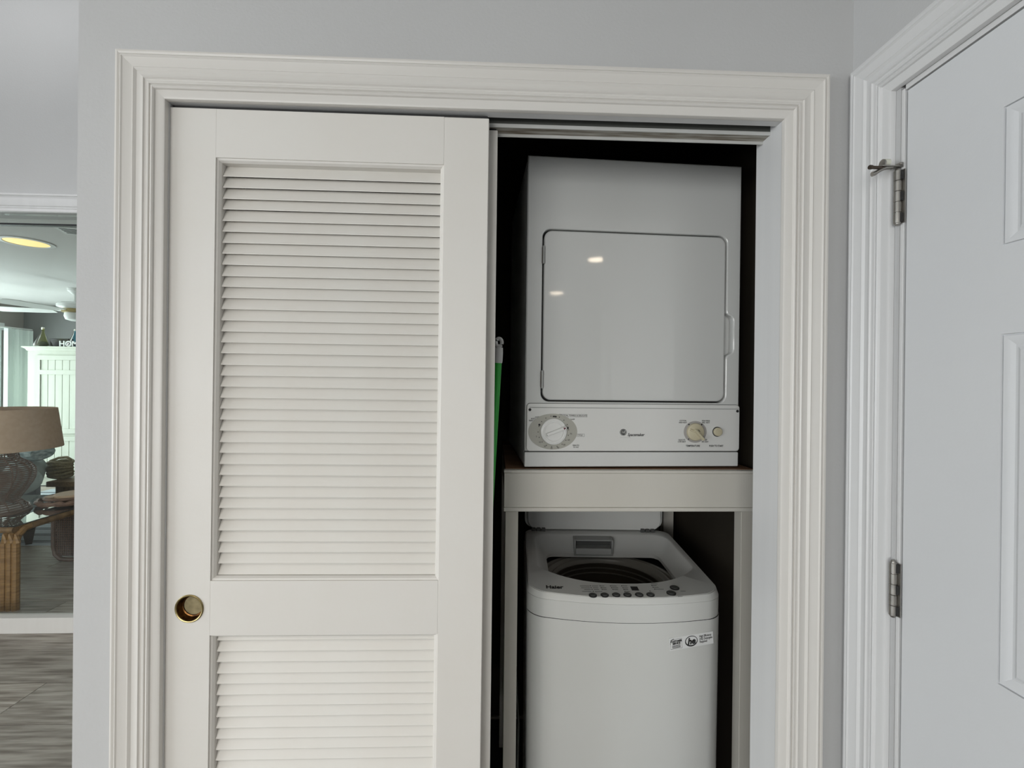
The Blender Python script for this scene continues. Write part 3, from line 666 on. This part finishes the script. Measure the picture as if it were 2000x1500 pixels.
# hinge pin door stop
ds = thing('door_stop', 'nickel hinge-pin door stop with ivory bumper on the upper hinge', 'door stop', (RX-.0066, -.1205, 1.8395))
obj('bracket', MB().box(-.034, .006, -.006, .006, .0, .0022).box(-.0015, .004, -.008, .008, .0022, .0075), M['nickel'], ds, bevel=.0008)
obj('arm', MB().tube([(-.012, 0, .0), (-.026, 0, -.0015), (-.036, 0, -.0065), (-.043, .002, -.011), (-.047, .003, -.012)], [.0042, .0045, .0042, .0055, .0058], 10, flat=.75), M['nickel'], ds, smooth=True)
obj('rod', MB().tube([(-.030, -.001, -.0015), (-.056, -.006, -.0035)], .0030, 10), M['nickeld'], ds, smooth=True)
obj('rod_tip', MB().tube([(-.0555, -.006, -.0034), (-.0600, -.007, -.0038)], .0040, 10), M['nickeld'], ds, smooth=True)
obj('bumper', MB().lathe([(.0052, -.005), (.0068, -.004), (.0068, .0045), (.0052, .006)], (-.022, .0, .0085), 'x', 14, True, True), M['bumper'], ds, smooth=True)
obj('washer', MB().lathe([(.0078, .0065), (.0078, .0085), (.003, .0095)], (-.022, 0, .0068), 'x', 14, True, True), M['nickel'], ds, smooth=True)

# recessed lamps in the hall ceiling
def can(x, y, z, r, m, name, label, power=0, grp=None):
    t = thing(name, label, 'ceiling light', (x, y, z), group=grp)
    obj('trim_ring', MB().lathe([(r*1.22, -.001), (r*1.22, -.006), (r, -.008), (r*.96, -.002)], n=40), M['whitep'], t, smooth=True)
    obj('lens', MB().lathe([(r*.97, -.0045), (r*.5, -.0052), (0, -.0054)], n=40), m, t)
    if power:
        l = bpy.data.lights.new('downlight', 'SPOT'); l.energy = power; l.color = (1, .88, .74); l.spot_size = 2.6; l.spot_blend = .6; l.shadow_soft_size = r
        o = bpy.data.objects.new('downlight', l); COL.objects.link(o); o.location = (x, y, z-.03)
    return t
can(.827, -1.424, CEIL, .062, M['litw'], 'recessed_light', 'warm recessed ceiling light nearest the right wall, behind the camera', 9, 'recessed ceiling lights')
can(.823, -2.575, CEIL, .062, M['litw'], 'recessed_light', 'second warm recessed ceiling light, farther behind the camera', 9, 'recessed ceiling lights')
can(-.85, -1.424, CEIL, .062, M['litw'], 'recessed_light', 'third warm recessed ceiling light, left of the camera', 9, 'recessed ceiling lights')

# ================================================================== GLASS DOOR AND THE ROOM BEYOND
t4 = thing('trim_4', 'white moulded casing over the glass door at the left edge', 'door frame', kind='structure')
P4 = [(0, 0), (0, .020), (.010, .021), (.013, .016), (.018, .014), (.04, .018), (.065, .014), (.070, .010), (.076, .013), (.081, .010), (.09, .012), (.096, .013), (.100, .010), (.100, 0)]
obj('casing_head', MB().loft([[(x, FY-.0005-t, 2.456-u) for u, t in P4] for x in (-4.3, -1.1)], False), M['trimc'], t4, smooth=25)
gd = thing('door_4', 'greenish glass sliding door in a white frame at the left edge', 'glass door', kind='structure')
obj('frame_head', MB().box(-4.3, -1.1, FY+.03, FY+.06, 2.306, 2.358), M['pane'], gd)
obj('frame_gap', MB().box(-4.3, -1.1, FY+.03, FY+.06, 2.297, 2.306), M['black'], gd)
obj('bottom_rail', MB().box(-4.3, -1.1, FY, FY+.06, 0.0005, .088), M['trim'], gd, bevel=.002)
obj('glass_pane', MB().box(-4.3, -1.1, FY+.042, FY+.048, .0885, 2.2965), M['pane'], gd)

LC = 2.50; LX = -6.9; BY = 6.1
struct('wall_5', MB().box(LX-.12, -1.9, BY, BY+.1, 0, LC), M['greyw'], 'dark grey back wall of the living room behind the cupboard', 'wall')
struct('wall_6', MB().box(LX-.1, LX, FY+.12, 2.85, 0, LC).box(LX-.1, LX, 5.75, BY, 0, LC).box(LX-.1, LX, 2.85, 5.75, 0, .25).box(LX-.1, LX, 2.85, 5.75, 2.14, LC), M['taupe'], 'taupe window wall of the living room', 'wall')
struct('wall_7', MB().box(-1.9, -1.8, FY+.12, BY, 0, LC).box(LX-.1, -4.6, FY, FY+.12, 0, LC), M['taupe'], 'taupe side wall of the living room, out of sight', 'wall')
struct('ceiling_2', MB().box(LX-.1, -1.8, FY+.12, BY+.1, LC, LC+.08), M['ceil'], 'pale ceiling of the living room', 'ceiling')
wn = thing('window_1', 'bright white-framed window behind the lamp, far left edge', 'window', kind='structure')
obj('window_head', MB().box(LX-.02, LX+.04, 2.75, 5.80, 2.10, 2.20), M['whitep'], wn, bevel=.004)
for y in (2.80, 3.8, 4.75, 5.68): obj('window_frame', MB().box(LX-.05, LX+.03, y, y+.09, .25, 2.10), M['whitep'], wn, bevel=.004)
for y in (2.9, 3.9, 4.85): obj('window_pane', MB().box(LX-.03, LX-.025, y, y+.82, .26, 2.09), M['pane'], wn)
# curtain
cu = thing('curtain', 'white gathered curtain in the corner beside the cream cupboard', 'curtain', (LX+.12, 5.86, 0))
obj('drape', MB().loft([[(.045*math.sin(q*1.9)+.02, -.17+.36*q/24, z) for q in range(25)] for z in (.05, 2.12)], False), M['curtain'], cu, smooth=60)
obj('rod', MB().tube([(.02, -.3, 2.135), (.02, .22, 2.135)], .012, 8), M['whitep'], cu)
# recessed light, plate standing in for a glass reflection, and fan
p = atz(52, 474, LC-.005); can(p.x, p.y, LC, .135, M['lit'], 'recessed_light', 'glowing yellow recessed light in the living room ceiling')
vt = thing('reflection_plate', 'slotted white plate standing in for a reflection in the door glass', 'reflection', tuple(atz(170, 452, LC)))
obj('reflection_frame', MB().box(-.16, .16, -.09, .09, -.012, -.0005), M['whitep'], vt, rot=(0, 0, .35))
for q in range(4): obj('slot', MB().box(-.135, .135, -.064+.036*q, -.046+.036*q, -.0135, -.0118), M['black'], vt, rot=(0, 0, .35))
FYc = 4.74; fc = at(147, 600, FYc)
fan = thing('ceiling_fan', 'white ceiling fan in the living room, half hidden by the wall', 'fan', (fc.x, FYc, LC))
obj('canopy', MB().lathe([(.075, -.001), (.072, -.03), (.03, -.07)], n=24, cap1=True), M['whitep'], fan, smooth=True)
obj('downrod', MB().lathe([(.016, -.065), (.016, -.17)], n=12), M['whitep'], fan, smooth=True)
obj('motor', MB().lathe([(.02, -.160), (.13, -.170), (.165, -.195), (.165, -.225), (.12, -.245), (.10, -.26)], n=32, cap1=True), M['whitep'], fan, smooth=True)
obj('brass_band', MB().lathe([(.118, -.244), (.122, -.255), (.122, -.285), (.10, -.292)], n=32, cap1=True), M['brass'], fan, smooth=True)
obj('switch_cup', MB().lathe([(.095, -.290), (.100, -.33), (.085, -.37), (.04, -.385)], n=28, cap1=True), M['whitep'], fan, smooth=True)
for q in range(5):
    a = math.radians(-168 + 72*q); c, s = math.cos(a), math.sin(a)
    f = lambda u, v, z: (u*c-v*s, u*s+v*c, z)
    bl = obj('blade', MB().loft([[f(u, w_, -.272+.018*(w_/.07)), f(u, -w_, -.272-.018*(w_/.07)), f(u, -w_, -.278-.018*(w_/.07)), f(u, w_, -.278+.018*(w_/.07))] for u, w_ in ((.20, .045), (.30, .058), (.66, .070), (.74, .066), (.78, .045))], True, True, True), M['whitep'], fan)
    obj('blade_bracket', MB().hexa([f(.11, -.02, -.272), f(.26, -.035, -.270), f(.26, .035, -.262), f(.11, .02, -.264), f(.11, -.02, -.266), f(.26, -.035, -.264), f(.26, .035, -.256), f(.11, .02, -.258)]), M['whitep'], bl)
# armoire
AY = 5.45; a0 = at(50, 676, AY)
ar = thing('armoire', 'cream painted cupboard with tongue-and-groove doors against the far wall', 'armoire', (a0.x, AY, 0))
AH = a0.z
obj('carcass', MB().box(0, 1.50, .03, .60, 0, AH-.06), M['armoire'], ar)
obj('cornice', MB().loft([[(-.0-e, .03-e, AH-.062+h), (1.50+e, .03-e, AH-.062+h), (1.50+e, .60, AH-.062+h), (-e, .60, AH-.062+h)] for e, h in ((0, 0), (.012, .012), (.018, .03), (.045, .048), (.045, .062))], True, True, True), M['armoire'], ar)
def tgdoor(x0, x1, z0, z1, cut):
    d = thing('x', None, None); bpy.data.objects.remove(d)
    fr_ = MB(); w_ = .085
    fr_.box(x0, x0+w_, 0, .028, z0, z1).box(x1-w_, x1, 0, .028, z0, z1)
    zs = [z0+.06] + cut + [z1-.06]
    fr_.box(x0+w_, x1-w_, 0, .028, z0, z0+.06).box(x0+w_, x1-w_, 0, .028, z1-.06, z1)
    for c in cut: fr_.box(x0+w_, x1-w_, 0, .028, c-.03, c+.03)
    o = obj('door', fr_, M['armoire'], ar)
    lo = z0+.06; segs = []
    for c in cut: segs.append((lo, c-.03)); lo = c+.03
    segs.append((lo, z1-.06))
    n = 5; bw = (x1-x0-2*w_)/n
    for a_, b_ in segs:
        for q in range(n): obj('board', MB().box(x0+w_+bw*q+.004, x0+w_+bw*(q+1)-.004, .012, .026, a_+.001, b_-.001), M['armoire'], o)
    obj('knob', MB().lathe([(.012, .0), (.018, .02), (.0, .03)], (x1-.04 if x0 < .4 else x0+.04, 0, (z0+z1)/2), 'y', 12), M['nickeld'], o)
for x0, x1 in ((.10, .735), (.745, 1.38)):
    tgdoor(x0, x1, .70, AH-.12, [1.515]); tgdoor(x0, x1, .12, .66, [])
# things on the armoire
def on_arm(px, dy=.2): q = at(px, 672, AY+dy); return Vector((q.x, q.y, AH+.0005))
p = on_arm(84); bg = thing('glass_bottle', 'yellow-green flask-shaped glass bottle on top of the cream cupboard', 'bottle', p)
obj('flask', MB().lathe([(.0, .004), (.088, .004), (.10, .02), (.088, .06), (.05, .14), (.022, .20), (.018, .245), (.022, .25)], n=28), M['bottleg'], bg, smooth=True)
obj('flask_core', MB().lathe([(.0, .008), (.06, .008), (.066, .04), (.045, .075), (.0, .085)], n=20), M['throwd'], bg, smooth=True)
obj('stopper', MB().lathe([(.016, .245), (.020, .252), (.018, .275)], n=16, cap0=True, cap1=True), M['cork'], bg)
p = on_arm(147, .16); bb = thing('glass_bottle', 'blue glass bottle on the cream cupboard beside the letters', 'bottle', p)
obj('flask', MB().lathe([(.0, .004), (.075, .004), (.085, .03), (.07, .08), (.028, .17), (.018, .22), (.022, .225)], n=28), M['bottleb'], bb, smooth=True)
obj('stopper', MB().lathe([(.015, .222), (.018, .23), (.014, .25)], n=16, cap0=True, cap1=True), M['cork'], bb)
p = on_arm(115, .34); tag(obj('black_box', MB().box(-.13, .13, 0, .08, 0, .135), M['black'], None, bevel=.004, loc=p), 'small black box on top of the cream cupboard behind the letters', 'box')
p = on_arm(117, .06); ws_ = thing('word_sign', 'white standing letters on top of the cream cupboard', 'sign', p)
for q, ch in enumerate('HOME'):
    text('letter', ch, .105, M['whitep'], ws_, (.03+.085*q, 0, .038), bold=.002, extrude=.008)
obj('sign_base', MB().box(-.02, .34, -.012, .012, -.0, .004), M['whitep'], ws_)

# rug
rg = thing('rug', 'pale blue rug with dark woven stripes under the seating', 'rug', (-4.4, 4.3, .0003))
obj('rug_field', MB().box(-1.3, 1.4, -1.14, .95, 0, .006), M['rug'], rg)
for q in range(11):
    y0 = -1.08 + .18*q
    for e in (0, .035): obj('stripe', MB().box(-1.29, 1.39, y0+e, y0+e+.018, .0061, .0070), M['rugs'], rg)
# rattan end table
TZ = .525
c1 = at(27, 1020, 1.99); tb = thing('end_table', 'golden rattan end table with a glass top, at the left edge', 'table', (c1.x, 1.99, 0))
def hoop(y): return [(0, y, 0), (0, y, .30), (0, y, TZ-.09), (-.018, y, TZ-.045), (-.06, y, TZ-.026)]
for sx, y in ((0, .0), (0, .74), (-1.0, .0), (-1.0, .74)):
    for dx in (-.075, -.04, -.005) if True else ():
        s = 1 if sx == 0 else -1
        pts = [(sx+dx if sx == 0 else sx-dx, y+.02, z) for z in (0, .2, TZ-.11)]
        pts += [(sx+dx if sx == 0 else sx-dx, y+.02+(.012 if y == 0 else -.012), TZ-.065), (sx+dx if sx == 0 else sx-dx, y+.02+(.05 if y == 0 else -.05), TZ-.034), (sx+dx if sx == 0 else sx-dx, y+.02+(.14 if y == 0 else -.14), TZ-.026)]
        obj('leg', MB().tube(pts, .0195, 8), M['rattan2'], tb, smooth=True)
for x in (-.005, -.045, -.995): obj('rail', MB().tube([(x, .10, TZ-.026), (x, .70, TZ-.026)], .022, 10), M['rattan'], tb, smooth=True)
for y in (.03, .73): obj('rail', MB().tube([(-.98, y, TZ-.03), (-.02, y, TZ-.03)], .022, 10), M['rattan'], tb, smooth=True)
obj('glass_top', MB().box(-1.02, .015, -.01, .78, TZ-.003, TZ+.004), M['tableglass'], tb)
obj('inner_board', MB().box(-.98, -.03, .05, .73, TZ-.03, TZ-.022), M['rattan'], tb)
TT = TZ+.0045
# lamp
lp = at(-15, 1012, 2.28); lam = thing('table_lamp', 'woven cane table lamp with a brown drum shade', 'lamp', (lp.x, 2.28, TT))
s_ = 3.24/907
sh0 = at(0, 877, 2.28).z - TT; sh1 = at(0, 799, 2.28).z - TT
obj('lamp_shade', MB().lathe([(.312, sh1), (.312, sh1+.002), (.346, sh0), (.344, sh0), (.310, sh1)], n=64), M['shade'], lam, smooth=True)
obj('harp', MB().tube([(0, 0, sh0-.05), (0, 0, sh1-.02)], .006, 8), M['wire'], lam)
zt = sh0 - .006
prof = [(.0, .125), (.02, .130), (.045, .105), (.07, .09), (.11, .105), (.17, .132), (.23, .148), (.28, .145), (.32, .125), (.345, .095), (.365, .082), (.40, .084), (.425, .088)]
zs = zt/.425
rings = MB()
def rp(z):
    for (a_, ra), (b_, rb_) in zip(prof, prof[1:]):
        if a_ <= z <= b_: return 1.40*(ra+(rb_-ra)*(z-a_)/(b_-a_))
    return 1.40*prof[-1][1]
q = 0
while q*.0125 <= .425:
    z = q*.0125; r = rp(z); rings.tube([(r*math.cos(2*PI*i/28), r*math.sin(2*PI*i/28), .006+z*zs) for i in range(28)], .0036, 5, True); q += 1
tag(obj('cane_rings', rings, M['wire'], lam, smooth=True), kind='stuff')
ver = MB()
for i in range(12):
    a_ = 2*PI*i/12+.2; ver.tube([(rp(z)*math.cos(a_), rp(z)*math.sin(a_), .006+z*zs) for z in [k_*.0354 for k_ in range(13)]], .0042, 5)
tag(obj('cane_ribs', ver, M['wire'], lam, smooth=True), kind='stuff')
obj('lamp_base', MB().lathe([(.19, .0), (.19, .008), (.17, .012)], n=32, cap0=True, cap1=True), M['wire'], lam)
# driftwood ring tray with slices
rp_ = at(98, 986, 2.44); tr = thing('driftwood_tray', 'driftwood candle ring with pale wood slices on the glass top', 'decoration', (rp_.x+.05, 2.54, TT))
rr = random.Random(5)
for i in range(16):
    a_ = 2*PI*i/16; c_ = Vector((.17*math.cos(a_), .17*math.sin(a_), .022)); t_ = Vector((-math.sin(a_), math.cos(a_), rr.uniform(-.2, .2)))
    obj('driftwood_piece', MB().tube([c_-t_*.05, c_+Vector((0, 0, .006)), c_+t_*.045], [.010, .020, .009], 7), M['drift'], tr, smooth=True)
obj('rim', MB().tube([(.135*math.cos(2*PI*i/32), .135*math.sin(2*PI*i/32), .048) for i in range(32)], .010, 8, True), M['drift'], tr, smooth=True)
obj('wood_slice', MB().lathe([(.105, .030), (.108, .035), (.108, .066), (.104, .069)], (.015, .01, 0), n=28, cap0=True, cap1=True), M['slice'], tr)
obj('wood_slice', MB().lathe([(.040, .030), (.042, .05), (.041, .060)], (-.075, -.06, 0), n=20, cap0=True, cap1=True), M['slice'], tr)
# coffee table beyond
ct = thing('coffee_table', 'long brown wooden table behind the end table, cut by the wall corner', 'table', (at(118, 950, 3.35).x-.01, 3.46, .0075))
obj('table_top', MB().box(-.22, .95, 0, 1.0, .425, .475), M['oldwood'], ct, bevel=.006)
for x in (-.18, .85):
    for y in (.05, .88): obj('leg', MB().box(x, x+.07, y, y+.07, 0, .4245), M['oldwood'], ct, bevel=.004)
obj('apron', MB().box(-.17, .9, .06, .08, .34, .4245), M['oldwood'], ct)
# woven stool
p = at(85, 1097, 2.74); so = thing('wicker_stool', 'dark brown woven stool with rounded corners under the table end', 'stool', (p.x, 2.80, 0))
SW = .46
obj('frame', MB().tube([(.02, 0, .42), (.02, 0, .12), (.035, 0, .055), (.075, 0, .02), (.12, 0, .015), (SW-.12, 0, .015), (SW-.02, 0, .07), (SW, 0, .15), (SW, 0, .42)], .017, 8), M['wicker'], so, smooth=True)
obj('frame', MB().tube([(.02, .34, .42), (.02, .34, .12), (.035, .34, .055), (.075, .34, .02), (.12, .34, .015), (SW-.12, .34, .015), (SW-.02, .34, .07), (SW, .34, .15), (SW, .34, .42)], .017, 8), M['wicker'], so, smooth=True)
obj('panel', MB().box(.02, SW, .006, .33, .03, .42), M['black'], so, bevel=.03)
cv = MB()
for q in range(26): cv.tube([(.035+.0165*q, -.002, .045), (.035+.0165*q, -.002, .42)], .0042, 5)
for q in range(20): cv.box(.03, SW-.01, -.0035, .001, .05+.0185*q, .056+.0185*q)
tag(obj('cane_weave', cv, M['wicker'], so), kind='stuff')
obj('seat', MB().box(.0, SW+.02, -.015, .36, .42, .455), M['wicker'], so, bevel=.012)
# armchair
p = at(62, 1060, 3.2); ac = thing('armchair', 'slate grey upholstered armchair with rolled arm and black feet', 'armchair', (p.x+.10, 3.19, .0075), (0, 0, math.radians(41)))
obj('arm', MB().loft([[(-.14+.14*math.cos(2*PI*i/20)*1.0 + .0, y, .555+.115*math.sin(2*PI*i/20)) for i in range(20)] for y in (.0, .02, .8)], True, True, True), M['cloth'], ac, smooth=35, bevel=0)
obj('arm', MB().loft([[(-.98+.14*math.cos(2*PI*i/20), y, .555+.115*math.sin(2*PI*i/20)) for i in range(20)] for y in (.0, .02, .8)], True, True, True), M['cloth'], ac, smooth=35)
obj('arm_side', MB().box(-.22, -.045, .015, .8, .13, .50), M['cloth2'], ac, bevel=.02)
obj('arm_side', MB().box(-1.06, -.90, .015, .8, .13, .50), M['cloth2'], ac, bevel=.02)
obj('seat', MB().box(-.895, -.225, .02, .8, .16, .46), M['cloth2'], ac, bevel=.04)
obj('backrest', MB().box(-1.02, -.10, .805, .98, .16, .66), M['cloth'], ac, bevel=.06)
for x in (-.115, -.99):
    for y in (.03, .86): obj('foot', MB().hexa([(x+.01, y+.01, 0), (x+.05, y+.01, 0), (x+.05, y+.05, 0), (x+.01, y+.05, 0), (x-.01, y-.01, .13), (x+.07, y-.01, .13), (x+.07, y+.07, .13), (x-.01, y+.07, .13)]), M['black'], ac)
# pillow/throw roll on the arm
p = at(38, 912, 3.42); pw = thing('rolled_throw', 'pale blue patterned throw rolled open on the armchair arm', 'throw', (p.x, 3.46, .680))
ls = []
for j in range(13):
    x = -.16 + .0275*j; e = 1-abs((j-7)/8)**2.4; ls.append([(x, .12*math.cos(2*PI*i/20), .092 + (.092*max(.25, e))*math.sin(2*PI*i/20) + .02*math.sin(j*.4)) for i in range(20)])
obj('throw_roll', MB().loft(ls, True, True, True), M['throw'], pw, smooth=60)
obj('throw_fold', MB().loft([[(-.10+.0175*j+.012*math.cos(2*PI*i/12), -.085+.03*math.cos(2*PI*i/12), .165+.012*math.sin(j*.35)+.018*math.sin(2*PI*i/12)) for i in range(12)] for j in range(12)], True, True, True), M['throwd'], pw, smooth=60)
# rope coil on the coffee table
p = at(103, 915, 3.62); rc = thing('rope_coil', 'thick seagrass rope coiled in a bundle on the brown table', 'rope', (p.x+.07, 3.62, .4880))
for q in range(6):
    r0 = .085 + .006*(q % 2); obj('rope_turn', MB().tube([((r0+.004*math.sin(3*a_+q))*math.cos(a_), .075*math.sin(a_), .018+.026*q + .008*math.sin(a_*2+q)) for a_ in [2*PI*i/22 for i in range(22)]], .0155, 7, True), M['rope'], rc, smooth=True)
obj('rope_loop', MB().tube([(-.09, -.02, .12), (-.06, -.03, .165), (0, -.02, .190), (.06, 0, .195), (.085, .01, .175), (.075, .02, .14)], .012, 7), M['rope'], rc, smooth=True)
